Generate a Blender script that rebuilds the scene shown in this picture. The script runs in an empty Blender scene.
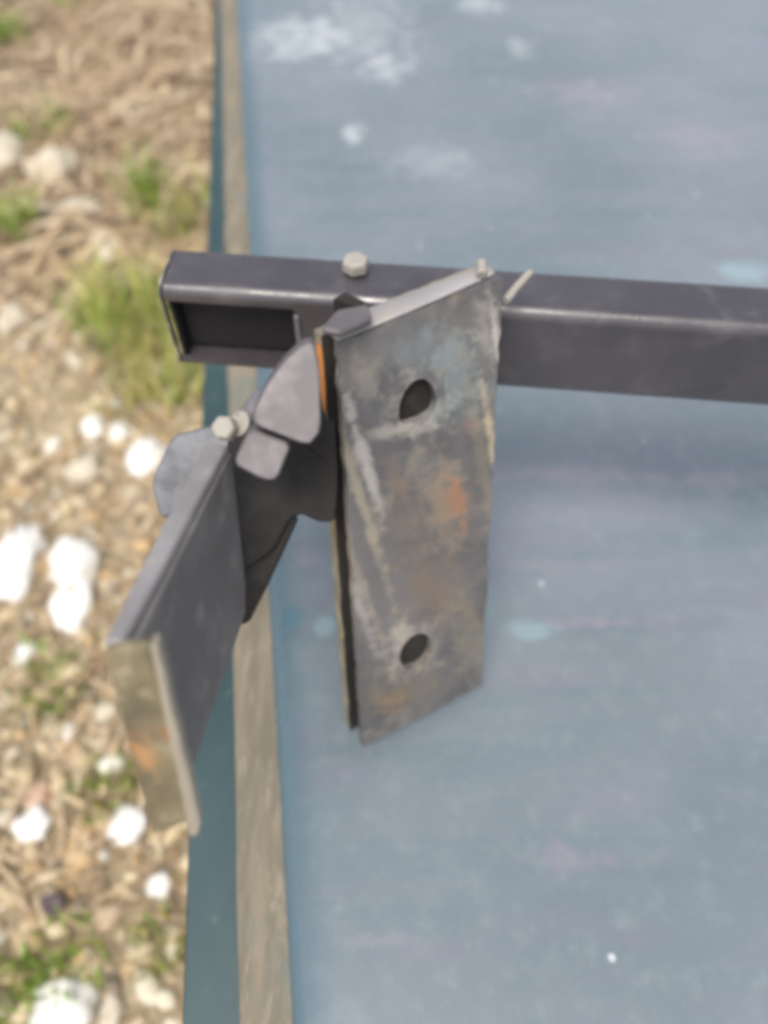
import bpy, bmesh, math, random
import numpy as np
from mathutils import Vector, noise as mn
R = math.radians
random.seed(7); rng = np.random.default_rng(7)
scene = bpy.context.scene
col = scene.collection

# ------------------------------------------------------------------ camera, sky, sun, exposure
H = 0.423            # camera height over the painted panel (panel surface is z = 0)
GROUND = -0.42       # the ground lies this far below the panel
PITCH = R(55); FPX = 745.0
cam_d = bpy.data.cameras.new('camera'); cam = bpy.data.objects.new('camera', cam_d); col.objects.link(cam)
cam.location = (0, 0, H); cam.rotation_euler = (R(90) - PITCH, 0, 0)
cam_d.sensor_fit = 'VERTICAL'; cam_d.sensor_height = 36; cam_d.lens = 36 * FPX / 1024
cam_d.clip_start = 0.01; cam_d.clip_end = 500
cam_d.dof.use_dof = True; cam_d.dof.focus_distance = 0.31; cam_d.dof.aperture_fstop = 3.8
scene.camera = cam
SUN_EL, SUN_AZ = 66, 197      # azimuth clockwise from +Y: behind the camera, slightly to the left
w = bpy.data.worlds.new("World"); scene.world = w; w.use_nodes = True
wn = w.node_tree.nodes; bg = wn['Background']
sky = wn.new('ShaderNodeTexSky'); sky.sky_type = 'NISHITA'; sky.sun_disc = False
sky.sun_elevation = R(SUN_EL); sky.sun_rotation = R(SUN_AZ); sky.air_density = 1.0; sky.dust_density = 3.0; sky.ozone_density = 0.6
hs = wn.new('ShaderNodeHueSaturation'); hs.inputs['Saturation'].default_value = .5; w.node_tree.links.new(sky.outputs[0], hs.inputs['Color']); w.node_tree.links.new(hs.outputs[0], bg.inputs[0]); bg.inputs[1].default_value = 0.14
sd = bpy.data.lights.new('sun', 'SUN'); sd.energy = 1.5; sd.angle = R(25); sd.color = (1, .94, .84)
sun = bpy.data.objects.new('sun', sd); col.objects.link(sun)
sv = Vector((math.sin(R(SUN_AZ)) * math.cos(R(SUN_EL)), math.cos(R(SUN_AZ)) * math.cos(R(SUN_EL)), math.sin(R(SUN_EL))))
sun.rotation_euler = sv.to_track_quat('Z', 'Y').to_euler()
vs = scene.view_settings
scene.display_settings.display_device = 'sRGB'
vs.view_transform = 'Standard'; vs.look = 'None'; vs.gamma = 1; vs.use_curve_mapping = False; vs.exposure = 0.55
scene.render.engine = 'CYCLES'
scene.cycles.filter_width = 4.6      # the photograph is soft all over

# ------------------------------------------------------------------ helpers
SP, CP = math.sin(PITCH), math.cos(PITCH)
def W(px, py, d):                    # the point seen in the photo at a pixel, d metres deep
    u = (px - 384) / FPX * d; v = (py - 512) / FPX * d
    return Vector((u, d * CP - v * SP, H - d * SP - v * CP))
def G(px, py, z=0.0):                # the point on the level z seen at a pixel
    v = (py - 512) / FPX
    return W(px, py, (H - z) / (SP + v * CP))
def onplane(px, py, o, n):
    r = W(px, py, 1.0) - Vector((0, 0, H)); c = Vector((0, 0, H))
    return c + r * ((o - c).dot(n) / r.dot(n))

def smooth_loop(p, n=2):
    for _ in range(n):
        q = []
        for i in range(len(p)):
            a_, b_ = p[i], p[(i + 1) % len(p)]; q += [a_.lerp(b_, .25), a_.lerp(b_, .75)]
        p = q
    return p
def soft_corners(p, t=.13):          # small rounded corners, straight sides kept
    q = []
    for i in range(len(p)): a_, b_ = p[i], p[(i + 1) % len(p)]; q += [a_.lerp(b_, t), a_.lerp(b_, 1 - t)]
    return q
class NT:
    def __init__(s, name, rough=.5, metal=0.0, spec=.5):
        s.m = bpy.data.materials.new(name); s.m.use_nodes = True
        s.t = s.m.node_tree; s.n = s.t.nodes; s.b = s.n['Principled BSDF']
        s.b.inputs['Roughness'].default_value = rough; s.b.inputs['Metallic'].default_value = metal
        s.b.inputs['Specular IOR Level'].default_value = spec
        s.g = s.n.new('ShaderNodeNewGeometry')
        s.pos = s.g.outputs['Position']
    def lk(s, a, b): s.t.links.new(a, b)
    def set(s, sock, v):
        if isinstance(v, bpy.types.NodeSocket): s.lk(v, sock)
        elif isinstance(v, (tuple, list)) and len(v) == 3 and sock.type == 'RGBA': sock.default_value = (*v, 1)
        else: sock.default_value = v
    def vm(s, op, a, b=None):
        n = s.n.new('ShaderNodeVectorMath'); n.operation = op; s.set(n.inputs[0], a)
        if b is not None: s.set(n.inputs[1], b)
        return n.outputs[1] if op in ('LENGTH', 'DOT_PRODUCT') else n.outputs[0]
    def ma(s, op, a, b=0.0, clamp=False):
        n = s.n.new('ShaderNodeMath'); n.operation = op; n.use_clamp = clamp; s.set(n.inputs[0], a); s.set(n.inputs[1], b); return n.outputs[0]
    def noise(s, scale, detail=4, rough=.55, stretch=None, off=(0, 0, 0), dist=0.0):
        v = s.pos
        if stretch: v = s.vm('MULTIPLY', v, stretch)
        v = s.vm('ADD', v, off)
        n = s.n.new('ShaderNodeTexNoise'); s.lk(v, n.inputs['Vector']); n.inputs['Scale'].default_value = scale
        n.inputs['Detail'].default_value = detail; n.inputs['Roughness'].default_value = rough; n.inputs['Distortion'].default_value = dist
        return n.outputs['Fac']
    def ramp(s, v, a, b, lo=0.0, hi=1.0):
        n = s.n.new('ShaderNodeMapRange'); n.interpolation_type = 'SMOOTHSTEP'; s.set(n.inputs[0], v)
        for i, x in enumerate((a, b, lo, hi)): s.set(n.inputs[i + 1], x)
        return n.outputs[0]
    def mix(s, f, a, b):
        n = s.n.new('ShaderNodeMix'); n.data_type = 'RGBA'; s.set(n.inputs[0], f); s.set(n.inputs[6], a); s.set(n.inputs[7], b); return n.outputs[2]
    def blob(s, c, rx, ry, rz, k=.9, scale=90, edge=(.9, .5)):   # an irregular stain round a point of the thing
        d = s.vm('LENGTH', s.vm('MULTIPLY', s.vm('SUBTRACT', s.pos, tuple(c)), (1 / rx, 1 / ry, 1 / rz)))
        d = s.ma('ADD', d, s.ma('MULTIPLY', s.ma('SUBTRACT', s.noise(scale, 4, .6), .5), k * 2))
        return s.ramp(d, edge[0], edge[1])
    def bump(s, h, strength=.3, dist=.001):
        n = s.n.new('ShaderNodeBump'); n.inputs['Strength'].default_value = strength; n.inputs['Distance'].default_value = dist
        s.lk(h, n.inputs['Height']); s.lk(n.outputs[0], s.b.inputs['Normal'])
    def color(s, c): s.set(s.b.inputs['Base Color'], c)
    def rough(s, c): s.set(s.b.inputs['Roughness'], c)

def tag(o, label=None, cat=None, group=None, kind=None):
    for k, v in (('label', label), ('category', cat), ('group', group), ('kind', kind)):
        if v: o[k] = v
    return o
def empty(name, loc):
    o = bpy.data.objects.new(name, None); col.objects.link(o); o.location = loc; o.empty_display_size = .05; return o
def link(name, me, m, parent=None, smooth=False):
    o = bpy.data.objects.new(name, me); col.objects.link(o)
    if m: me.materials.append(m)
    if parent:
        o.parent = parent
        o.matrix_parent_inverse = parent_inv(parent)
    if smooth: me.shade_smooth()
    return o
def parent_inv(p):
    from mathutils import Matrix
    m = Matrix.Translation(p.location)
    if p.parent: m = Matrix.Translation(p.parent.location) if p.type != 'EMPTY' else m
    return m.inverted() if p.type == 'EMPTY' else Matrix.Identity(4)
def bevel(o, wd, seg=3, ang=35):
    b = o.modifiers.new('bevel', 'BEVEL'); b.width = wd; b.segments = seg; b.limit_method = 'ANGLE'; b.angle_limit = R(ang)
    b.harden_normals = False; b.use_clamp_overlap = True
    o.data.shade_smooth()
    wn_ = o.modifiers.new('wn', 'WEIGHTED_NORMAL'); wn_.keep_sharp = True
    return o
def jag(pts, step, amp, seed=0):     # resample a closed outline with a rough, flame-cut edge
    out = []; n = len(pts)
    for i in range(n):
        a, b = pts[i], pts[(i + 1) % n]; L = (b - a).length; k = max(1, int(L / step))
        for j in range(k):
            p = a.lerp(b, j / k)
            if j: p = p + mn.noise_vector(p * 160 + Vector((seed, 0, 0))) * amp
            out.append(p)
    return out
def prism_mesh(name, outline, vec, holes=()):
    bm = bmesh.new(); es = []
    for lp in (outline, *holes):
        v = [bm.verts.new(p) for p in lp]
        es += [bm.edges.new((v[i], v[(i + 1) % len(v)])) for i in range(len(v))]
    nrm = Vector(vec).normalized()
    bmesh.ops.triangle_fill(bm, edges=es, use_beauty=True, use_dissolve=False, normal=nrm)
    bmesh.ops.dissolve_limit(bm, angle_limit=R(1), verts=bm.verts, edges=bm.edges) if False else None
    r = bmesh.ops.extrude_face_region(bm, geom=bm.faces[:])
    bmesh.ops.translate(bm, vec=vec, verts=[g for g in r['geom'] if isinstance(g, bmesh.types.BMVert)])
    bmesh.ops.recalc_face_normals(bm, faces=bm.faces)
    me = bpy.data.meshes.new(name); bm.to_mesh(me); bm.free(); return me
def slab(name, outline, vec, m, parent, bw=.0008, holes=(), seg=3):
    o = link(name, prism_mesh(name, outline, vec, holes), m, parent)
    if bw: bevel(o, bw, seg)
    return o
def bm_obj(name, bm, m, parent=None, smooth=True):
    bmesh.ops.recalc_face_normals(bm, faces=bm.faces)
    me = bpy.data.meshes.new(name); bm.to_mesh(me); bm.free(); return link(name, me, m, parent, smooth)
def hexa(name, c, axis, r, h, m, parent, sides=6, spin=0.0, dome=.35, wash=0.0):
    bm = bmesh.new(); ax = Vector(axis).normalized(); q = ax.to_track_quat('Z', 'Y')
    def ring(rad, z, s): return [bm.verts.new(Vector(c) + q @ Vector((rad * math.cos(spin + i * 2 * math.pi / s), rad * math.sin(spin + i * 2 * math.pi / s), z))) for i in range(s)]
    a = ring(r, 0, sides); b = ring(r, h * .8, sides); t = ring(r * .82, h, sides)
    for x, y in ((a, b), (b, t)):
        for i in range(sides): bm.faces.new((x[i], x[(i + 1) % sides], y[(i + 1) % sides], y[i]))
    bm.faces.new(t); bm.faces.new(a[::-1])
    if wash:
        a = ring(wash, -.0022, 32); b = ring(wash, -.0003, 32)
        for i in range(32): bm.faces.new((a[i], a[(i + 1) % 32], b[(i + 1) % 32], b[i]))
        bm.faces.new(b); bm.faces.new(a[::-1])
    o = bm_obj(name, bm, m, parent); bevel(o, r * .16, 3, 25); return o
def rod(name, a, b, r, m, parent, taper=1.0):
    bm = bmesh.new(); ax = (b - a); q = ax.to_track_quat('Z', 'Y'); prev = None
    for k in range(9):
        t = k / 8; c = a.lerp(b, t) + mn.noise_vector(a * 90 + Vector((t * 3, 0, 0))) * r * .25
        rr = r * (1 + (taper - 1) * t)
        ring = [bm.verts.new(c + q @ Vector((rr * math.cos(i * math.pi / 8), rr * math.sin(i * math.pi / 8), 0))) for i in range(16)]
        if prev:
            for i in range(16): bm.faces.new((prev[i], prev[(i + 1) % 16], ring[(i + 1) % 16], ring[i]))
        else: bm.faces.new(ring[::-1])
        prev = ring
    bm.faces.new(prev); o = bm_obj(name, bm, m, parent); bevel(o, r * .2, 2, 50); return o

# ------------------------------------------------------------------ ground
def gz(x, y):
    p = Vector((x, y, 0))
    return GROUND + .018 * mn.noise(p * 2.1) + .009 * mn.noise(p * 7) + .004 * mn.noise(p * 23)
def spread(lo, hi, step, far):
    a = list(np.arange(lo, hi + 1e-6, step)); s = step; up = []; x = a[-1]; dn = []; y = a[0]
    while x < far: s *= 1.35; x += s; up.append(x); y -= s; dn.append(y)
    return dn[::-1] + a + up
xs = spread(-1.7, 1.7, .016, 120); ys = spread(-.6, 2.9, .016, 120)
verts = [(x, y, gz(x, y)) for y in ys for x in xs]; nx = len(xs)
faces = [(j * nx + i, j * nx + i + 1, (j + 1) * nx + i + 1, (j + 1) * nx + i) for j in range(len(ys) - 1) for i in range(nx - 1)]
me = bpy.data.meshes.new('ground'); me.from_pydata(verts, [], faces)
s = NT('dry_soil', .95, 0, .2)
n1 = s.noise(6, 8, .65); n2 = s.noise(60, 6, .7, off=(3, 1, 0)); n3 = s.noise(320, 4, .7, off=(7, 2, 0))
c = s.mix(s.ramp(n1, .35, .65), (.42, .325, .20), (.55, .46, .31))
c = s.mix(s.ramp(n2, .45, .72), c, (.30, .215, .13))
c = s.mix(s.ramp(n3, .55, .72), c, (.68, .60, .44))
sx = s.n.new('ShaderNodeSeparateXYZ'); s.lk(s.pos, sx.inputs[0])     # damp brown humus under the matted straw
hum = s.ramp(s.ma('ADD', sx.outputs['Y'], s.ma('MULTIPLY', s.noise(4, 4, off=(8, 8, 8)), .35)), 1.05, 1.3, 0, .8)
c = s.mix(hum, c, s.mix(n2, (.13, .085, .05), (.27, .19, .115)))
s.color(c); s.bump(s.ma('ADD', n2, s.ma('MULTIPLY', n3, .5)), 1, .008)
g = link('ground', me, s.m, smooth=True); tag(g, 'dry sandy soil ground below the painted panel', None, kind='structure')

def mat_attr(name, rough, spec=.3, sss=False):
    s = NT(name, rough, 0, spec); a = s.n.new('ShaderNodeAttribute'); a.attribute_name = 'tint'
    n = s.noise(260, 4, .6)
    f = s.ramp(n, .3, .75, .72, 1.15)
    mm = s.vm('SCALE', a.outputs['Color']); mm.node.inputs['Scale'].default_value = 1; s.lk(f, mm.node.inputs['Scale'])
    s.color(mm); s.bump(n, .4, .001); return s.m
def merged(name, V, F, T, m, smooth=True):
    me = bpy.data.meshes.new(name); V = np.concatenate(V); F = np.concatenate(F)
    me.from_pydata(V.tolist(), [], F.tolist()); at = me.attributes.new('tint', 'FLOAT_COLOR', 'POINT')
    T = np.concatenate(T); at.data.foreach_set('color', np.hstack([T, np.ones((len(T), 1))]).astype('f').ravel())
    return link(name, me, m, smooth=smooth)
def ico(sub):
    bm = bmesh.new(); bmesh.ops.create_icosphere(bm, subdivisions=sub, radius=1)
    v = np.array([x.co[:] for x in bm.verts]); f = np.array([[q.index for q in k.verts] for k in bm.faces]); bm.free(); return v, f
def rockify(v, seed, amp=.35):
    return np.array([list(Vector(p) * (1 + amp * mn.noise(Vector(p) * 1.3 + Vector((seed * 3.7, 0, 0))) + amp * .35 * mn.noise(Vector(p) * 3.5 + Vector((0, seed, 0))))) for p in v])
iv, iff = ico(2); rocks = [rockify(iv, k) for k in range(9)]
def rotz(a): c_, s_ = math.cos(a), math.sin(a); return np.array([[c_, -s_, 0], [s_, c_, 0], [0, 0, 1]])
def rotx(a): c_, s_ = math.cos(a), math.sin(a); return np.array([[1, 0, 0], [0, c_, -s_], [0, s_, c_]])
PAL = np.array([(.60, .48, .30), (.70, .58, .39), (.50, .38, .23), (.76, .69, .54), (.58, .41, .22), (.36, .29, .22), (.64, .50, .34), (.84, .80, .70)])
m_peb = mat_attr('pebble_stone', .8, .35)
V, F, T = [], [], []; off = 0
def straw_zone(x, y):                 # the far part of the strip is matted with straw
    return min(1, max(0, (y - .98) / .2))
for k in range(16000):
    near = random.random() < .86
    x = random.uniform(-1.25, -.12) if near else random.uniform(-2.2, 1.8)
    y = random.uniform(-.1, 1.9) if near else random.uniform(-.8, 3)
    if random.random() < straw_zone(x, y) * .65: continue
    sz = min(.014, .0026 + random.expovariate(1 / .0029))
    v = rocks[k % 9] * np.array([1.25, .85, .6]) * sz
    v = v @ rotx(random.uniform(-.4, .4)).T @ rotz(random.uniform(0, 6.3)).T + np.array([x, y, gz(x, y) + sz * .2])
    V.append(v); F.append(iff + off); off += len(v)
    t = PAL[random.choices(range(8), (5, 4, 4, 2, 4, 1.2, 3, .6))[0]] * random.uniform(.75, 1.15)
    T.append(np.tile(t, (len(v), 1)))
gravel = merged('gravel', V, F, T, m_peb); tag(gravel, 'beige and tan gravel scattered over the dry soil', 'gravel', kind='stuff')

# strips: straw, grass
def strip(p0, direction, L, wd, bend, up0, lift=0.0, n=6, droop=1.0):
    d = Vector((math.cos(direction), math.sin(direction), 0)); sd_ = Vector((-d.y, d.x, 0)); pts = []
    p = Vector(p0); el = up0; a = direction
    for i in range(n + 1):
        t = i / n; ww = wd * (1 - t ** 2.2 * .92) * (.7 + .3 * min(1, t * 4))
        sd_ = Vector((-math.sin(a), math.cos(a), 0))
        nrm = Vector((0, 0, 1)) * .25 * ww
        pts += [p - sd_ * ww, p + sd_ * ww]
        st = L / n
        p = p + Vector((math.cos(a) * math.cos(el), math.sin(a) * math.cos(el), math.sin(el))) * st
        el -= droop * L / n * 9 * random.uniform(.4, 1.3); a += bend / n
        if p.z < gz(p.x, p.y) + .001: p.z = gz(p.x, p.y) + .001 + lift; el = 0
    v = np.array([q[:] for q in pts]); f = np.array([[2 * i, 2 * i + 1, 2 * i + 3, 2 * i + 2] for i in range(n)]); return v, f
V, F, T = [], [], []; off = 0
SP_ = [(.60, .44, .27), (.70, .54, .35), (.46, .32, .19), (.28, .19, .12), (.80, .66, .46), (.54, .40, .27)]
for k in range(12500):
    if k < 9700: x = random.uniform(-1.9, -.25); y = random.uniform(.95, 2.4)
    else: x = random.uniform(-1.2, -.1); y = random.uniform(.1, 1.1)
    if k < 9700 and random.random() > straw_zone(x, y): continue
    if mn.noise(Vector((x * 3, y * 3, 5))) < -.2 and random.random() < .7: continue
    L = random.uniform(.06, .30) * (1 if k < 9700 else .25)
    v, f = strip((x, y, gz(x, y) + random.uniform(.001, .018)), random.gauss(.5, .9) + (math.pi if random.random() < .5 else 0), L, random.uniform(.0014, .0058) * (1 if k < 9700 else .6), random.gauss(0, .9), random.gauss(.12, .18), random.uniform(0, .010))
    V.append(v); F.append(f + off); off += len(v); T.append(np.tile(np.array(random.choice(SP_)) * random.uniform(.8, 1.1), (len(v), 1)))
m_str = mat_attr('dry_straw', .75, .3)
o = merged('dry_straw', V, F, T, m_str); tag(o, 'matted dry straw lying over the soil', 'straw', kind='stuff')

m_gr = mat_attr('grass_blade', .55, .35)
tr = m_gr.node_tree.nodes['Principled BSDF']; tr.inputs['Subsurface Weight'].default_value = 0
def tuft(px, py, rad, n, Lr, label, yellow=.3, wide=.0022, upr=1.0):
    c_ = G(px, py, GROUND); V, F, T = [], [], []; off = 0; n = int(n * 1.5)
    base = Vector((c_.x, c_.y, gz(c_.x, c_.y)))
    for i in range(n):
        a = random.uniform(0, 6.3); r = rad * math.sqrt(random.random())
        x, y = base.x + r * math.cos(a), base.y + r * math.sin(a)
        v, f = strip((x, y, gz(x, y) - .001), random.uniform(0, 6.3), random.uniform(*Lr), random.uniform(.6, 1.2) * wide, random.gauss(0, .7), random.uniform(.95, 1.5) * upr, droop=.7)
        v = v - np.array(base[:])
        V.append(v); F.append(f + off); off += len(v)
        t = np.array((.24, .37, .06)) if random.random() > yellow else np.array((.50, .48, .14))
        T.append(np.tile(t * random.uniform(.7, 1.35), (len(v), 1)))
    o = merged('grass_tuft', V, F, T, m_gr); o.location = base
    return tag(o, label, 'grass tuft', 'green grass tufts in the gravel')
tuft(135, 330, .085, 140, (.06, .15), 'wide bright green grass tuft beside the open end of the steel bar', .45)
tuft(158, 385, .08, 90, (.05, .11), 'yellowish green grass patch just below the open bar end, by the panel edge', .7)
tuft(150, 205, .03, 22, (.07, .15), 'few tall green blades growing by the panel edge above the bar', .1, .0032)
tuft(180, 222, .09, 70, (.06, .14), 'pale grass clump against the panel edge just above the bar', .5)
tuft(18, 238, .05, 46, (.05, .11), 'arching broad bladed tuft at the left border beside a pale stone', .25, .0034)
tuft(6, 45, .06, 90, (.04, .10), 'small dark green weed at the upper left in the straw', .1)
tuft(68, 8, .05, 60, (.03, .07), 'tiny green weed at the very top, in the straw', .2)
tuft(50, 140, .06, 60, (.03, .08), 'sparse green blades in the straw above the pale round stones', .2)
tuft(48, 690, .05, 70, (.015, .04), 'thin short green patch in the gravel left of the angle bar end', .2)
tuft(110, 790, .035, 60, (.012, .035), 'short green patch beside the lowest corner of the angle bar', .3)
tuft(62, 965, .045, 60, (.015, .045), 'small green weed next to the large white stone at the bottom', .2)
tuft(20, 985, .035, 46, (.015, .04), 'bright green sprout in the lower left corner', .25)
tuft(160, 940, .03, 40, (.012, .03), 'little olive green sprout beside the teal side flange', .5)

# single white and pale stones
def m_stone(name, c1, c2):
    s = NT(name, .7, 0, .4); n = s.noise(140, 5, .6); s.color(s.mix(s.ramp(n, .4, .7), c1, c2)); s.bump(s.noise(400, 4, .6), .5, .001); return s.m
ms_w = m_stone('white_quartz', (.90, .89, .86), (.82, .78, .70)); ms_p = m_stone('pale_sandstone', (.66, .60, .48), (.50, .42, .30)); ms_r = m_stone('reddish_stone', (.55, .30, .20), (.62, .5, .38))
def stone(px, py, rx, ry, label, m=ms_w, ang=0.0, seed=1, zz=.3, flat=.6):
    c_ = G(px, py, GROUND + .006); dep = (c_ - Vector((0, 0, H))).length
    sx = rx / FPX * dep * .95; sy = ry / FPX * dep * 1.1
    v = rockify(ico(3)[0], seed + 20, .5) * np.array([sx, sy, min(sx, sy) * flat]); v = v @ rotz(ang).T
    me = bpy.data.meshes.new('stone'); me.from_pydata(v.tolist(), [], ico(3)[1].tolist())
    o = link('stone', me, m, smooth=True); o.location = (c_.x, c_.y, gz(c_.x, c_.y) + min(sx, sy) * zz)
    return tag(o, label, 'stone', 'single larger stones on the ground')
stone(22, 552, 20, 26, 'large white stone at the left border, upper one of the leftmost touching pair', seed=1)
stone(12, 584, 18, 20, 'white stone at the left border, lower one of the leftmost touching pair', seed=2)
stone(76, 566, 24, 22, 'white stone midway down, upper one of the pair nearer the angle bar', seed=3)
stone(72, 604, 20, 24, 'white stone midway down, lower one of the pair nearer the angle bar', seed=4)
stone(148, 457, 17, 20, 'bright white round stone just left of the bracket foot', seed=5)
stone(92, 424, 11, 13, 'small white stone, left one of two below the green grass', seed=6)
stone(119, 430, 10, 12, 'small white stone, right one of two below the green grass', seed=7)
stone(125, 825, 17, 14, 'bright white oval stone beside the lowest corner of the angle bar', seed=8, ang=.5)
stone(33, 826, 17, 12, 'white flat stone near the left border under a reddish stone', seed=9, ang=-.2)
stone(37, 798, 11, 12, 'small reddish stone touching a white flat stone', m=ms_r, seed=10)
stone(62, 1008, 26, 20, 'largest white stone, cut by the bottom border', seed=11)
stone(157, 884, 12, 10, 'small white stone close to the teal side flange', seed=12, ang=.6)
stone(110, 1012, 9, 13, 'small pale stone at the bottom right of the large white one', m=ms_p, seed=13)
stone(25, 657, 9, 14, 'small white stone beneath the two pairs of white stones', seed=14)
stone(5, 165, 20, 24, 'pale rounded rock at the left border under the straw', m=ms_p, seed=15)
stone(55, 172, 24, 18, 'tan rock with a flat top beside the pale rounded rock', m=ms_p, seed=16)
stone(105, 245, 15, 17, 'pale grey stone left of the bar end above the green grass', m=ms_p, seed=17)
stone(60, 210, 42, 14, 'broad half buried tan rock below the two pale rocks', m=ms_p, seed=18, zz=.1)
stone(10, 318, 12, 16, 'small tan stone at the left border under the arching tuft', m=ms_p, seed=19)
stone(190, 470, 12, 12, 'tan stone hidden partly behind the angle bar', m=ms_p, seed=21)
stone(85, 470, 16, 14, 'tan stone under the two small white stones', m=ms_p, seed=22)
# dry leaf
def leaf(px, py, L, wd, ang, label, colr):
    c_ = G(px, py, GROUND + .012); bm = bmesh.new(); rows = []
    for i in range(9):
        t = i / 8; ww = wd * math.sin(math.pi * (.06 + .9 * t)) ** .8
        rows.append([bm.verts.new((ww * sx, L * (t - .5), .004 * math.sin(t * 5) + abs(sx) * ww * .45)) for sx in (-1, -.5, 0, .5, 1)])
    for a, b in zip(rows, rows[1:]):
        for i in range(4): bm.faces.new((a[i], a[i + 1], b[i + 1], b[i]))
    s = NT('dry_leaf', .7, 0, .3); s.color(s.mix(s.noise(200), colr, tuple(x * .6 for x in colr)))
    o = bm_obj('dry_leaf', bm, s.m); o.location = (c_.x, c_.y, gz(c_.x, c_.y) + .012); o.rotation_euler = (.2, .1, ang)
    o.modifiers.new('solid', 'SOLIDIFY').thickness = .0006
    return tag(o, label, 'leaf', 'dry leaves on the ground')
leaf(143, 103, .055, .013, .35, 'pale cream dry leaf lying on the straw near the panel edge', (.85, .74, .52))
leaf(52, 905, .03, .010, 1.1, 'dark purplish dry leaf on the gravel at lower left', (.16, .12, .13))
leaf(168, 505, .045, .012, .1, 'orange brown dry leaf behind the upper part of the angle bar', (.62, .36, .10))
leaf(108, 195, .05, .005, .1, 'narrow straw coloured leaf standing in front of the rocks', (.66, .5, .28))

# ------------------------------------------------------------------ painted panel with wooden edge
def line_pts(p, q, z, ext0, ext1):   # a straight edge of the panel, from two pixels on one level
    a, b = G(*p, z), G(*q, z); d = (a - b); return b - d * ext1, a + d * ext0
T_ = empty('painted_worktop', (.5, .55, GROUND))
tag(T_, 'weathered blue grey painted panel with worn wooden edge strip and teal side flange', 'panel')
s = NT('blue_grey_paint', .42, 0, .5)
def gb(px, py, rx, ry, **k):
    c_ = G(px, py); ax = (G(px + rx, py) - c_).length; ay = (G(px, py - ry) - G(px, py + ry)).length / 2
    return s.blob(c_, ax, ay, 1, **k)
big = s.noise(4, 5, .55); st = s.noise(7, 5, .6, stretch=(.8, 5, 1), off=(2, 0, 0)); st2 = s.noise(10, 5, .65, stretch=(.7, 4.5, 1), off=(9, 4, 0))
fine = s.noise(70, 5, .65); speck = s.noise(230, 2, .5, off=(1, 5, 0))
c = s.mix(s.ramp(big, .35, .65), (.158, .194, .218), (.212, .240, .272))
c = s.mix(s.ramp(st, .45, .75, 0, .35), c, (.105, .165, .182))
c = s.mix(s.ramp(st2, .5, .78, 0, .4), c, (.225, .19, .245))
c = s.mix(s.ramp(fine, .5, .75, 0, .28), c, (.28, .32, .34))
W1 = (.52, .55, .56)
for a in ((300, 38, 55, 26, .55), (385, 68, 26, 18, .5), (352, 132, 14, 12, .65), (360, 28, 60, 40, .35), (480, 4, 30, 12, .5), (520, 48, 18, 12, .35), (430, 160, 60, 20, .2)):
    c = s.mix(s.ma('MULTIPLY', gb(*a[:4], k=1.5, scale=45, edge=(1.15, .1)), a[4]), c, W1)
for a in ((590, 92, 62, 18, .40), (560, 475, 110, 10, .40), (720, 480, 60, 12, .3), (610, 622, 95, 8, .30), (700, 140, 50, 22, .28), (560, 860, 45, 22, .28), (560, 565, 100, 8, .2), (305, 560, 22, 16, .3), (385, 940, 40, 10, .25), (610, 510, 150, 26, .12)):
    c = s.mix(s.ma('MULTIPLY', gb(*a[:4], k=1.5, scale=45, edge=(1.15, .1)), a[4]), c, (.35, .28, .35))
for a in ((745, 272, 34, 13, .65), (528, 630, 34, 13, .55), (325, 625, 14, 14, .5), (480, 610, 20, 30, .25)):
    c = s.mix(s.ma('MULTIPLY', gb(*a[:4], k=.9, scale=70, edge=(1.1, .3)), a[4]), c, (.29, .40, .43))
c = s.mix(s.ma('MULTIPLY', gb(292, 618, 14, 16, k=.5), .65), c, (.09, .20, .26))
vor = s.n.new('ShaderNodeTexVoronoi'); vor.inputs['Scale'].default_value = 26; s.lk(s.pos, vor.inputs['Vector'])
dots = s.ma('MULTIPLY', s.ramp(vor.outputs['Distance'], .075, .035), s.ramp(s.noise(14, 2, off=(5, 5, 5)), .46, .52))
grit = s.ramp(s.noise(420, 3, .6, off=(3, 8, 1)), .62, .74, 0, .35)
c = s.mix(grit, c, (.34, .38, .40))
c = s.mix(s.ma('MULTIPLY', dots, .6), c, (.75, .78, .8))
scr = s.noise(30, 3, .6, stretch=(9, 1.2, 1), off=(4, 4, 1))
c = s.mix(s.ramp(scr, .70, .78, 0, .25), c, (.5, .55, .58))
EDGE0, EDGE1 = G(235, 0), G(290, 1024); en_ = (EDGE1 - EDGE0).normalized(); en_ = Vector((-en_.y, en_.x, 0))
ed_ = s.vm('DOT_PRODUCT', s.vm('SUBTRACT', s.pos, tuple(EDGE0)), tuple(en_))
ed_ = s.ma('ADD', ed_, s.ma('MULTIPLY', s.ma('SUBTRACT', s.noise(30, 4, .6, off=(6, 6, 6)), .5), .012))
c = s.mix(s.ramp(ed_, .026, .004, 0, .8), c, (.075, .135, .165))
s.color(c); s.rough(s.ramp(fine, .3, .7, .22, .34)); s.bump(s.ma('ADD', s.noise(9, 3), s.ma('MULTIPLY', fine, .06)), .2, .004)
m_paint = s.m
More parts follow.
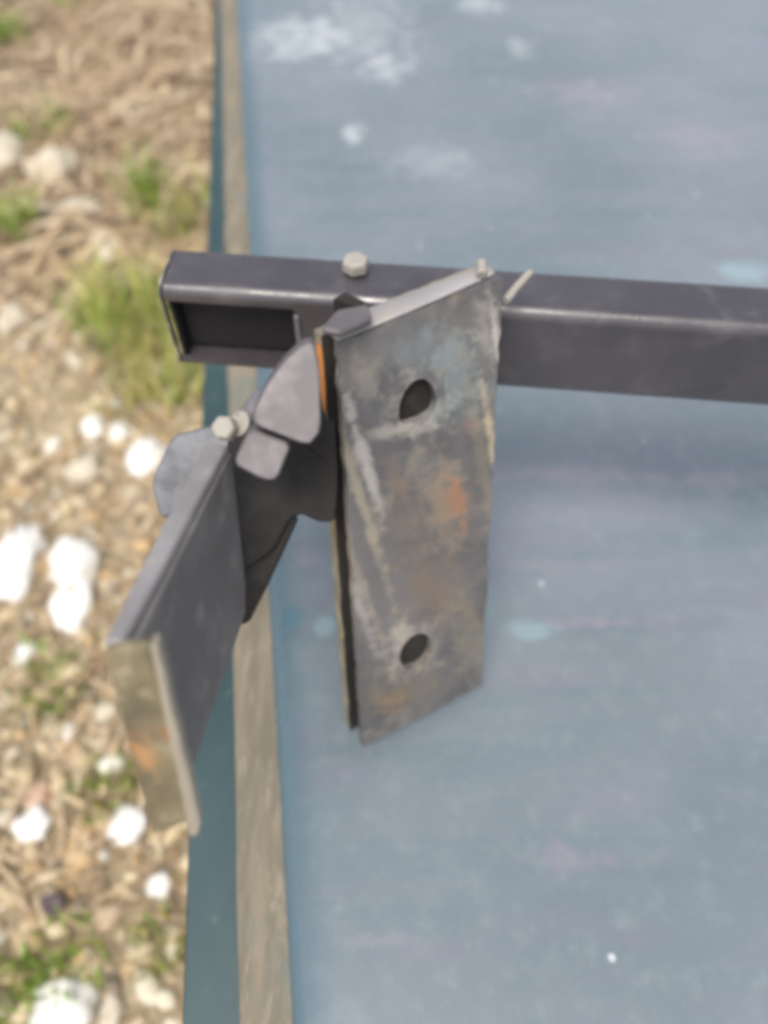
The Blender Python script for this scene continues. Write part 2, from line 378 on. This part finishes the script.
# sheet with its edge rolled over
NE, FE = line_pts((235, 0), (290, 1024), 0, .55, .9)
NE.z = FE.z = 0; ed = (FE - NE).normalized(); inn = Vector((ed.y, -ed.x, 0))
L = (FE - NE).length; prof = []
rad = .009
prof.append((rad * .0, -.018))
for i in range(9):
    a = i / 8 * math.pi / 2; prof.append((rad - rad * math.cos(a), -rad + rad * math.sin(a)))
prof += [(.05, 0), (.2, 0), (.5, 0), (1.15, 0), (1.15, -.018)]
bm = bmesh.new(); prev = None
NSEG = 60
for j in range(NSEG + 1):
    b0 = NE + ed * (L * j / NSEG)
    wob = .0008 * mn.noise(Vector((j * .35, 0, 0)))
    ring = [bm.verts.new(b0 + inn * (x + (wob if x < .01 else 0)) + Vector((0, 0, z))) for x, z in prof]
    if prev:
        for i in range(len(ring)): bm.faces.new((prev[i], prev[(i + 1) % len(ring)], ring[(i + 1) % len(ring)], ring[i]))
    else: bm.faces.new(ring)
    prev = ring
bm.faces.new(prev[::-1])
o = bm_obj('painted_sheet', bm, m_paint, T_); o.modifiers.new('wn', 'WEIGHTED_NORMAL')
# wooden strip
s = NT('weathered_wood', .8, 0, .3)
gr = s.noise(12, 6, .65, stretch=(9, 1, 9)); g2 = s.noise(50, 5, .7, stretch=(5, 1, 5), off=(3, 3, 3)); pt = s.noise(20, 4, .6, off=(1, 1, 8))
c = s.mix(s.ramp(gr, .35, .65), (.27, .225, .165), (.185, .165, .12)); c = s.mix(s.ramp(g2, .5, .7, 0, .7), c, (.38, .32, .25))
c = s.mix(s.ramp(pt, .55, .68, 0, .55), c, (.17, .20, .18)); s.color(c); s.bump(s.ma('ADD', gr, g2), .7, .002)
m_wood = s.m
zw = -.006
a0, a1 = line_pts((221, 0), (240, 1024), zw, .55, .9); a0.z = a1.z = zw
b0 = NE + inn * .004; b1 = FE + inn * .004; b0.z = b1.z = zw
n_ = 70; lo = []; hi = []
ol = [a0.lerp(a1, i / n_) + inn * (.0012 * mn.noise(Vector((i * .5, 2, 0)))) for i in range(n_ + 1)] + [b1, b0]
slab('wooden_edge_strip', ol, Vector((0, 0, -.025)), m_wood, T_, .0012)
# teal flange
s = NT('teal_paint', .42, 0, .5)
nn = s.noise(14, 5, .6, stretch=(1, .5, 1)); n2 = s.noise(90, 4, .6)
c = s.mix(s.ramp(nn, .35, .65), (.024, .056, .063), (.042, .080, .085)); c = s.mix(s.ramp(n2, .6, .75, 0, .4), c, (.11, .15, .15)); s.color(c); s.bump(nn, .2, .003)
m_teal = s.m
zt = -.012
t0, t1 = line_pts((217, 0), (184, 1024), zt, .55, .9); t0.z = t1.z = zt
w0 = a0.copy(); w1 = a1.copy(); w0.z = w1.z = zt - .0
w0 += inn * .002; w1 += inn * .002
slab('side_flange', [t0, t1, w1, w0], Vector((0, 0, -.014)), m_teal, T_, .003)
# apron below the flange and legs down to the ground
ap = -inn
def boxbetween(name, p, q, half, z0, z1, m, parent):
    d = (q - p).normalized(); n = Vector((d.y, -d.x, 0)) * half
    pts = [p - n, q - n, q + n, p + n]
    for v in pts: v.z = z0
    return slab(name, pts, Vector((0, 0, z1 - z0)), m, parent, .002)
for (t, x) in ((.07, .06), (.93, .06), (.07, 1.08), (.93, 1.08)):
    p = NE + ed * (L * t) + inn * x
    boxbetween('leg', p.copy(), p + ed * .06, .03, GROUND - .03, -.032, m_wood, T_)
for x in (.06, 1.08):
    boxbetween('apron_rail', NE + ed * (L * .07 + .061) + inn * x, NE + ed * (L * .93 - .001) + inn * x, .015, -.11, -.033, m_wood, T_)

# ------------------------------------------------------------------ steel materials
def steel(name, c1, c2, c3, rough=.5, metal=.35, rust=.0, sc=1.0):
    s = NT(name, rough, metal, .5)
    a = s.noise(18 * sc, 6, .6); b = s.noise(55 * sc, 6, .65, off=(4, 2, 1)); r = s.noise(26 * sc, 5, .6, off=(9, 9, 2)); f = s.noise(350, 4, .6)
    c = s.mix(s.ramp(a, .36, .64), c1, c2); c = s.mix(s.ramp(b, .52, .72, 0, .7), c, c3)
    if rust: c = s.mix(s.ramp(r, .70 - rust, .78 - rust, 0, .75), c, (.34, .15, .06))
    s.rough(s.ramp(b, .3, .7, rough - .1, rough + .15)); s.bump(s.ma('ADD', b, s.ma('MULTIPLY', f, .25)), .35, .0008)
    s.c = c; s.color(c); return s
blk = steel('black_bar_paint', (.050, .044, .050), (.068, .060, .067), (.10, .09, .096), .33, .0); blk.b.inputs['Specular IOR Level'].default_value = .95
inner_ = steel('bar_inside_shade', (.012, .011, .012), (.02, .018, .02), (.04, .035, .035), .8, 0)  # shade of the bar's hollow is put into this near-black
grey = steel('grey_mill_scale', (.17, .165, .18), (.22, .21, .225), (.28, .26, .26), .5, .2)
dark = steel('dark_angle_steel', (.150, .138, .134), (.205, .188, .182), (.27, .245, .23), .55, .0)
brown = steel('shadow_dark_steel', (.011, .010, .009), (.020, .017, .015), (.04, .032, .026), .8, .0)  # near black: shade of the plate gap and pivot painted in
olive = steel('raw_cut_edge', (.22, .18, .105), (.115, .097, .06), (.40, .35, .23), .65, .1, .08, 2.2)
zinc = steel('zinc_fastener', (.34, .315, .28), (.44, .41, .35), (.20, .17, .13), .6, .1)
ridge = steel('highlight_ridge_steel', (.40, .375, .372), (.30, .28, .278), (.50, .46, .42), .45, .3)  # paler than the angle leg: highlight along the ridge painted in

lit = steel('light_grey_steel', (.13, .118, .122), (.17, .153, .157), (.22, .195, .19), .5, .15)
s = steel('weld_grey', (.40, .375, .37), (.34, .32, .315), (.44, .40, .32), .5, .15); m_weld = s.m
B = empty('steel_bracket', (0, .25, 0))
tag(B, 'dark steel bracket with holed plates, angle bar and black square bar on the blue panel', 'bracket')

# ---- the pair of plates
Wd = .075
# pose of the plate solved from its outline: it stands upright on the panel
def rect_pose(Q):
    A = []
    for (u, v), (x, y) in zip(((0, 0), (1, 0), (1, 1), (0, 1)), Q):
        A.append([u, v, 1, 0, 0, 0, -u * x, -v * x, -x]); A.append([0, 0, 0, u, v, 1, -u * y, -v * y, -y])
    Hh = np.linalg.svd(np.array(A, float))[2][-1].reshape(3, 3)
    M = np.linalg.inv(np.array([[FPX, 0, 384], [0, FPX, 512], [0, 0, 1.]])) @ Hh
    if M[2, 2] < 0: M = -M
    a, b, t = M.T; na = np.linalg.norm(a); return a / na, b / np.linalg.norm(b), t / na
PL = [(338, 343), (503, 277), (482, 685), (363, 747)]
a, b, t = rect_pose(PL)
o3 = W(*PL[0], t[2] * Wd)
def c2w(v): return Vector((v[0], v[2] * CP - v[1] * SP, -v[2] * SP - v[1] * CP))
aw, bw = c2w(a), c2w(b); nrm = aw.cross(bw).normalized()
if nrm.dot(o3 - Vector((0, 0, H))) < 0: nrm = -nrm      # away from the camera
print('PLATE o', o3, 'a', aw, 'b', bw, 'n', nrm)
P = lambda px, py: onplane(px, py, o3, nrm)
for q in PL: print('corner', q, P(*q))
cor = [P(*q) for q in PL]
s = steel('weathered_plate_steel', (.100, .098, .100), (.165, .156, .152), (.26, .23, .185), .45, .15)
def pb(px, py, rx, ry, **k):
    c_ = P(px, py); r_ = max((P(px + rx, py) - c_).length, 1e-4); q_ = max((P(px, py + ry) - c_).length, 1e-4)
    d = s.vm('SUBTRACT', s.pos, tuple(c_))
    u = s.ma('DIVIDE', s.vm('DOT_PRODUCT', d, tuple(aw)), r_); v = s.ma('DIVIDE', s.vm('DOT_PRODUCT', d, tuple(bw)), q_)
    l = s.ma('SQRT', s.ma('ADD', s.ma('MULTIPLY', u, u), s.ma('MULTIPLY', v, v)))
    l = s.ma('ADD', l, s.ma('MULTIPLY', s.ma('SUBTRACT', s.noise(k.get('scale', 130), 7, .72), .5), 3))
    return s.ramp(l, 1.15, .1)
c = s.c
for q in ((460, 375, 30, 55, .45, (.25, .32, .33)), (430, 350, 50, 30, .3, (.27, .31, .33)), (440, 505, 26, 60, .3, (.30, .30, .26)), (435, 410, 24, 20, .35, (.34, .38, .37)),
          (350, 560, 20, 190, .35, (.19, .175, .175)), (440, 590, 40, 50, .4, (.25, .20, .15)), (470, 560, 14, 60, .35, (.11, .11, .12)), (400, 690, 60, 30, .35, (.25, .20, .13)),
          (470, 640, 24, 50, .35, (.30, .27, .19)), (390, 600, 12, 120, .3, (.16, .15, .15)), (365, 380, 14, 30, .4, (.36, .32, .28)), (485, 330, 12, 40, .45, (.46, .43, .38)),
          (365, 460, 8, 75, .85, (.50, .47, .43)), (362, 610, 6, 60, .5, (.46, .42, .38)), (400, 430, 40, 10, .6, (.50, .46, .40)), (405, 640, 15, 26, .5, (.50, .44, .38)), (340, 520, 7, 220, .5, (.40, .35, .27)), (490, 500, 9, 200, .35, (.30, .26, .17)),
          (452, 505, 26, 48, .6, (.33, .21, .13)), (458, 500, 10, 30, .5, (.42, .17, .075)), (436, 590, 26, 40, .4, (.20, .14, .10)), (352, 470, 7, 170, .5, (.46, .40, .28)), (418, 405, 34, 36, .45, (.42, .39, .34)), (413, 652, 30, 30, .5, (.42, .37, .30)), (497, 470, 5, 120, .6, (.55, .46, .30)), (495, 330, 6, 50, .7, (.55, .50, .44)), (420, 520, 40, 60, .35, (.24, .18, .13)), (380, 450, 30, 60, .3, (.15, .14, .15)), (470, 425, 12, 9, .35, (.30, .17, .13)), (395, 480, 12, 30, .3, (.28, .19, .12)), (405, 300, 60, 7, .4, (.36, .25, .15)), (395, 700, 18, 14, .4, (.34, .20, .10))):
    c = s.mix(s.ma('MULTIPLY', pb(*q[:4]), q[4]), c, q[5])
s.color(c); m_plate = s.m
s = NT('edge_rust_yellow', .6, .1, .4)
c = s.mix(s.ramp(s.noise(45, 5, .6), .4, .6), (.34, .31, .22), (.24, .21, .16)); c = s.mix(s.ramp(s.noise(110, 4, .6, off=(2, 2, 2)), .55, .68), c, (.46, .40, .22))
ctr = P(341, 392) + nrm * .0175 - aw * .0024
c = s.mix(s.blob(ctr, .016, .016, .017, k=.25, edge=(1.0, .8)), c, (.72, .28, .07)); s.color(c); m_edge = s.m

def hole(pts): return [P(*q) for q in pts]
def arc(cx, cy, pts): return hole([(cx + x, cy + y) for x, y in pts])
h1 = arc(418, 400, [(-19, 20), (-19, 6), (-14, -8), (-6, -18), (3, -22), (11, -19), (17, -10), (19, 2), (16, 12), (6, 19), (-6, 23), (-14, 25)])
h2 = arc(415, 651, [(-16, 10), (-14, -2), (-7, -12), (3, -18), (12, -17), (17, -8), (16, 3), (10, 12), (1, 18), (-9, 19)])
h1, h2 = smooth_loop(h1), smooth_loop(h2)
TH = .0050; GAP = .0090; TR = .0065
ol = jag(cor, .003, .0010)
slab('holed_plate', ol, nrm * TH, m_plate, B, .0009, (h1, h2))
bk = [p + nrm * (TH + GAP) for p in cor]
# rear plate, a little larger to the left
bk[0] = bk[0] - aw * .0024; bk[3] = bk[3] - aw * .0024
slab('backing_plate', jag(bk, .004, .0006, 5), nrm * (TR + .003), m_edge, B, .0009)
bpl = bpy.data.objects['backing_plate']; bpl.data.materials.append(brown.m)      # near-black flat faces: shade of the gap painted on
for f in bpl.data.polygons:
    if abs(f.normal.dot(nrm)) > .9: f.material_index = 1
# weld bead and spacer between the two plates
sp = [cor[0].lerp(cor[1], .14) + bw * .006, cor[0].lerp(cor[1], .96) + bw * .006, cor[3].lerp(cor[2], .96) - bw * .01, cor[3].lerp(cor[2], .16) - bw * .01]
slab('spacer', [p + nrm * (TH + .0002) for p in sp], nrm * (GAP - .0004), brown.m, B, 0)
# bright top capping bead of weld over both plates
bm = bmesh.new(); prev = None
for i in range(41):
    f = i / 40; cc = cor[0].lerp(cor[1], .0 + .985 * f) + nrm * (TH + GAP + TR) * .5 - bw * .0004
    rr = .0100 - .0045 * f ** 2 * (1 + .06 * mn.noise(Vector((i * .8, 0, 0))))
    ring = [bm.verts.new(cc + nrm * (rr * math.cos(t_ * math.pi / 12)) * 1.0 - bw * (.0028 * math.sin(t_ * math.pi / 12) * (1 + .2 * mn.noise(Vector((i * .6, t_, 0)))))) for t_ in range(13)]
    if prev:
        for k in range(12): bm.faces.new((prev[k], prev[k + 1], ring[k + 1], ring[k]))
        bm.faces.new((prev[12], prev[0], ring[0], ring[12]))
    else: bm.faces.new(ring)
    prev = ring
bm.faces.new(prev[::-1]); bm_obj('weld_bead', bm, m_weld, B)

# ---- black square bar
z0 = .345
def drop(py): return SP + (py - 512) / FPX * CP
P0 = W(159, 287, z0); z1 = z0 * drop(287) / drop(328); P1 = W(768, 328, z1)
bd = (P1 - P0).normalized(); bn = Vector((-bd.y, bd.x, 0)).normalized()    # away from the camera
def solveh(base, vec, py):           # how far along vec the point is seen at height py
    lo_, hi_ = 0.0, .2
    for _ in range(40):
        m_ = (lo_ + hi_) / 2; q = base + vec * m_ - Vector((0, 0, H)); dep = q.y * CP - q.z * SP; v = (-q.y * SP - q.z * CP) / dep * FPX + 512
        if (v < py) == (vec.z < 0): lo_ = m_
        else: hi_ = m_
    return (lo_ + hi_) / 2
HB = solveh(P0, Vector((0, 0, -1)), 367); DB = solveh(P0, bn, 245)
print('BAR', HB, DB, P0, P1, 'z', P0.z)
def rrect(w_, h_, r_, n=6):          # x 0..w (into depth), y 0..-h
    out = []
    for cx, cy, a0_ in ((w_ - r_, -r_, 0), (r_, -r_, 90), (r_, -h_ + r_, 180), (w_ - r_, -h_ + r_, 270)):
        for i in range(n + 1):
            a_ = R(a0_ + 90 * i / n); out.append((cx + r_ * math.cos(a_), cy + r_ * math.sin(a_)))
    return out
TB = .0035; LB = .62
SL0, SL1 = None, None
def bar_x(px, py):                   # distance along the bar's front face for a pixel
    q = onplane(px, py, P0, bn); return (q - P0).dot(bd)
SL0, SL1 = bar_x(171, 330), bar_x(296, 330); SL2 = bar_x(303, 330)
outer = rrect(DB, HB, .006); inn_ = [(TB + x * (DB - 2 * TB) / DB, -TB + y * (HB - 2 * TB) / HB) for x, y in rrect(DB, HB, .004)]
bm = bmesh.new(); st_ = [0, .0008] + [LB * i / 40 for i in range(1, 41)]
pr = None
for k, t_ in enumerate(st_):
    sh = .0007 if k == 0 else 0
    O = [bm.verts.new(P0 + bd * (t_ + .0006 * mn.noise(Vector((x * 90, y * 90, 0))) * (k < 2)) + bn * (x + (sh if x < DB / 2 else -sh)) + Vector((0, 0, y + (-sh if y > -HB / 2 else sh)))) for x, y in outer]
    I = [bm.verts.new(P0 + bd * t_ + bn * x + Vector((0, 0, y))) for x, y in inn_]
    n = len(O)
    if pr:
        for i in range(n):
            j = (i + 1) % n; bm.faces.new((pr[0][i], pr[0][j], O[j], O[i])); bm.faces.new((pr[1][i], pr[1][j], I[j], I[i]))
    if k in (0, len(st_) - 1):
        for i in range(n): j = (i + 1) % n; bm.faces.new((O[i], O[j], I[j], I[i]))
    pr = (O, I)
bar = bm_obj('square_bar', bm, blk.m, B)
# the cut opening in the front wall near the open end
cut = prism_mesh('cut', [P0 + bd * SL0 - bn * .01 + Vector((0, 0, -.0078)), P0 + bd * SL1 - bn * .01 + Vector((0, 0, -.0078)), P0 + bd * SL1 - bn * .01 + Vector((0, 0, -HB + .0052)), P0 + bd * SL0 - bn * .01 + Vector((0, 0, -HB + .0052))], bn * (.01 + TB + .003))
co = bpy.data.objects.new('cutter', cut); col.objects.link(co)
bo = bar.modifiers.new('bool', 'BOOLEAN'); bo.object = co; bo.operation = 'DIFFERENCE'; bo.solver = 'EXACT'
bpy.context.view_layer.update(); dg = bpy.context.evaluated_depsgraph_get()
nm = bpy.data.meshes.new_from_object(bar.evaluated_get(dg)); bar.modifiers.clear(); bar.data = nm
bpy.data.objects.remove(co)
if not nm.materials: nm.materials.append(blk.m)
nm.shade_smooth(); bev = bar.modifiers.new('bevel', 'BEVEL'); bev.width = .0006; bev.segments = 2; bev.angle_limit = R(50); bar.modifiers.new('wn', 'WEIGHTED_NORMAL')
# near-black filler: shade inside the hollow bar put into its colour
def barbox(name, x0, x1, y0, y1, zt_, zb, m, parent, bw=.0006):
    pts = [P0 + bd * x0 + bn * y0, P0 + bd * x1 + bn * y0, P0 + bd * x1 + bn * y1, P0 + bd * x0 + bn * y1]
    return slab(name, [p + Vector((0, 0, zt_)) for p in pts], Vector((0, 0, zb - zt_)), m, parent, bw)
barbox('shade_filler', .0028, LB - .03, DB * .38, DB - TB - .0015, -TB - .002, -HB + TB + .002, inner_.m, bar)
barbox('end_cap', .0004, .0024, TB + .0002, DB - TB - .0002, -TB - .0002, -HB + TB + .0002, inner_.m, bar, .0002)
# bright cut rims of the opening and of the bar end
barbox('cut_rim', SL1 - .0002, SL1 + .0022, -.0012, TB, -.0112, -HB + .0075, grey.m, bar, .0004)
s = NT('bare_steel_rim', .45, .3, .5); s.color(s.mix(s.ramp(s.noise(150, 4), .45, .6), (.16, .15, .15), (.55, .5, .43))); m_rim = s.m
loop = [(x, y) for x, y in outer]
bm = bmesh.new()
ringa = [P0 - bd * .0006 + bn * x + Vector((0, 0, y)) for x, y in outer]; ringb = [P0 - bd * .0006 + bn * x + Vector((0, 0, y)) for x, y in inn_]
for A_, sgn in ((ringa, 0),):
    va = [bm.verts.new(p) for p in ringa]; vb = [bm.verts.new(p) for p in ringb]
    vc = [bm.verts.new(p + bd * .0004 - bd * .0011 * 1) for p in ringa]; vd = [bm.verts.new(p + bd * .0004 - bd * .0011) for p in ringb]
    n = len(va)
    for i in range(n):
        j = (i + 1) % n
        bm.faces.new((va[i], va[j], vb[j], vb[i])); bm.faces.new((vc[i], vc[j], vd[j], vd[i])); bm.faces.new((va[i], va[j], vc[j], vc[i])); bm.faces.new((vb[i], vb[j], vd[j], vd[i]))
bm_obj('end_rim', bm, m_rim, bar)
# bolt head on top of the bar
top = onplane(356, 272, P0, Vector((0, 0, 1)))
hexa('bolt_head', top + Vector((0, 0, .0015)), (0, 0, 1), .0066, .0062, zinc.m, B, 6, .3)
# thin pin sticking out behind the plate, and its small tip over the plate edge
rod('pin', W(505, 300, .315), W(531, 272, .325), .0019, zinc.m, B, .8)
rod('pin', W(482, 275, .305), W(481, 262, .308), .0024, zinc.m, B, .9)
# strap tying plates to the bar (dark notch and grey step left of plate top)
q0 = [W(320, 327, .272), W(336, 309, .290), W(368, 303, .300), W(372, 316, .286), W(340, 331, .272)]
slab('tie_strap', q0, Vector((0, 0, -.004)), lit.m, B, .0018)
q1 = [W(332, 298, .296), W(345, 291, .298), W(366, 301, .300), W(360, 309, .300)]
slab('tie_strap', q1, Vector((0, 0, -.010)), brown.m, B, .0008)

# ---- angle bar towards the camera (one leg seen, end closed by a raw cut plate)
A0 = W(106, 652, .205); A1 = W(208, 447, .300); Dn = W(150, 832, .240)
Lv = (A1 - A0); dv = (Dn - A0); tv = Lv.cross(dv).normalized()
if tv.x < 0: tv = -tv
dv = dv - Lv.normalized() * dv.dot(Lv.normalized()) * 0
print('ANGLE', Lv.length, dv.length, tv)
t6 = W(129, 648, .205) - A0
t6 = tv * .0062
As = W(127, 649, .205) - A0; Ae = W(230, 452, .300) - A1
bm_pts = [A0 + As * .7, A0 + As * .7 + dv, A0 + Ae * .7 + dv + Lv * .98, A1 + Ae * .7]
t6 = t6 * .55
angle = slab('angle_bar', bm_pts, t6, dark.m, B, .0022, seg=5)
slab('angle_flange', [A0, A0 + As, A1 + Ae, A1], -Lv.cross(As).normalized() * .0035 * (1 if Lv.cross(As).z < 0 else 1) , ridge.m, angle, .0012)
# second leg of the angle, folded away at the back
slab('angle_flange', [A0 + Lv * .02 + t6 * .1, A1 + t6 * .1 - Lv * .02, A1 + t6 * .1 - Lv * .02 + W(212, 430, .33) - A1 - (W(212, 430, .33) - A1) * .3, A0 + Lv * .05 + t6 * .1 + (dv.cross(Lv)).normalized() * .004 ], dv.normalized() * .004, ridge.m, angle, .001) if False else None
E0, E1, E2, E3 = W(104, 653, .2045), W(156, 645, .2045), W(199, 828, .238), W(152, 835, .239)
en = (E1 - E0).cross(E3 - E0).normalized()
if en.dot(E0 - Vector((0, 0, H))) < 0: en = -en
fix = lambda px, py: onplane(px, py, E0 - en * .0045, en)
s = olive
c = s.c
ce = fix(143, 752)
c = s.mix(s.ma('MULTIPLY', s.blob(ce, .005, .008, .011, k=1.2, scale=160, edge=(1.2, 0)), .8), c, (.50, .26, .11))
s.color(c)
endp = slab('end_plate', jag([fix(104, 653), fix(150, 645), fix(193, 822), fix(152, 835)], .004, .0007, 3), en * .0044, olive.m, B, .0012)
lip = steel('burr_edge', (.42, .37, .29), (.34, .30, .24), (.50, .45, .33), .5, .25)
lo_ = [onplane(x, y, E0 - en * .0062, en) for x, y in ((149, 646), (157, 645), (180, 735), (201, 823), (198, 837), (188, 838), (187, 826), (168, 738))]
slab('end_lip', jag(lo_, .004, .0004, 9), en * .006, lip.m, B, .001)

# ---- pivot: light tabs, nut, web that carries the angle bar, shadow painted into its colour
def poly(name, pts, d, vec, m, bw=.001, par=None, seg=3): return slab(name, soft_corners([W(*p) if len(p) == 3 else W(*p, d) for p in pts]), vec, m, par or B, bw, seg=seg)
fwd = Vector((0, CP, -SP))
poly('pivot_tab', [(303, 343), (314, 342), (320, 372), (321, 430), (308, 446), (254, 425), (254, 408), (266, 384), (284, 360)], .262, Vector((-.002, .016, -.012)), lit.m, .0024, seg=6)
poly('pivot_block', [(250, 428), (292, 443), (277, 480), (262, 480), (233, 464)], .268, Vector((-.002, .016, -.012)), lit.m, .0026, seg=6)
gus = steel('brown_gusset', (.045, .039, .037), (.06, .051, .048), (.085, .07, .062), .6, .1)
poly('pivot_shade_web', [(222, 446), (262, 405), (300, 375), (336, 385), (338, 480), (334, 522), (318, 522), (302, 514), (290, 518), (272, 552), (226, 580)], .322, Vector((0, .006, -.008)), brown.m, .0015)  # near-black colour holds the shadow below the tabs
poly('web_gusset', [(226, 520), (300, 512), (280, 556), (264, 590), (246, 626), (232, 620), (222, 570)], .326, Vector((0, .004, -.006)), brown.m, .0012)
hexa('nut', W(228, 430, .282), Vector((-.15, -.45, .8)), .0050, .006, zinc.m, B, 6, .2)
rod('pivot_pin', W(243, 424, .285), W(262, 398, .292), .0042, grey.m, B)
hexa('washer', W(241, 424, .283), Vector((-.5, -.3, .7)), .0050, .0016, zinc.m, B, 24)
# light foot of the bracket behind the ridge of the angle bar
foot = steel('foot_steel', (.13, .135, .15), (.17, .175, .19), (.10, .105, .11), .5, .15)
poly('bracket_foot', [(172, 434), (214, 424), (236, 440), (200, 500), (160, 520), (150, 482)], .34, Vector((0, .010, -.020)), foot.m, .002)
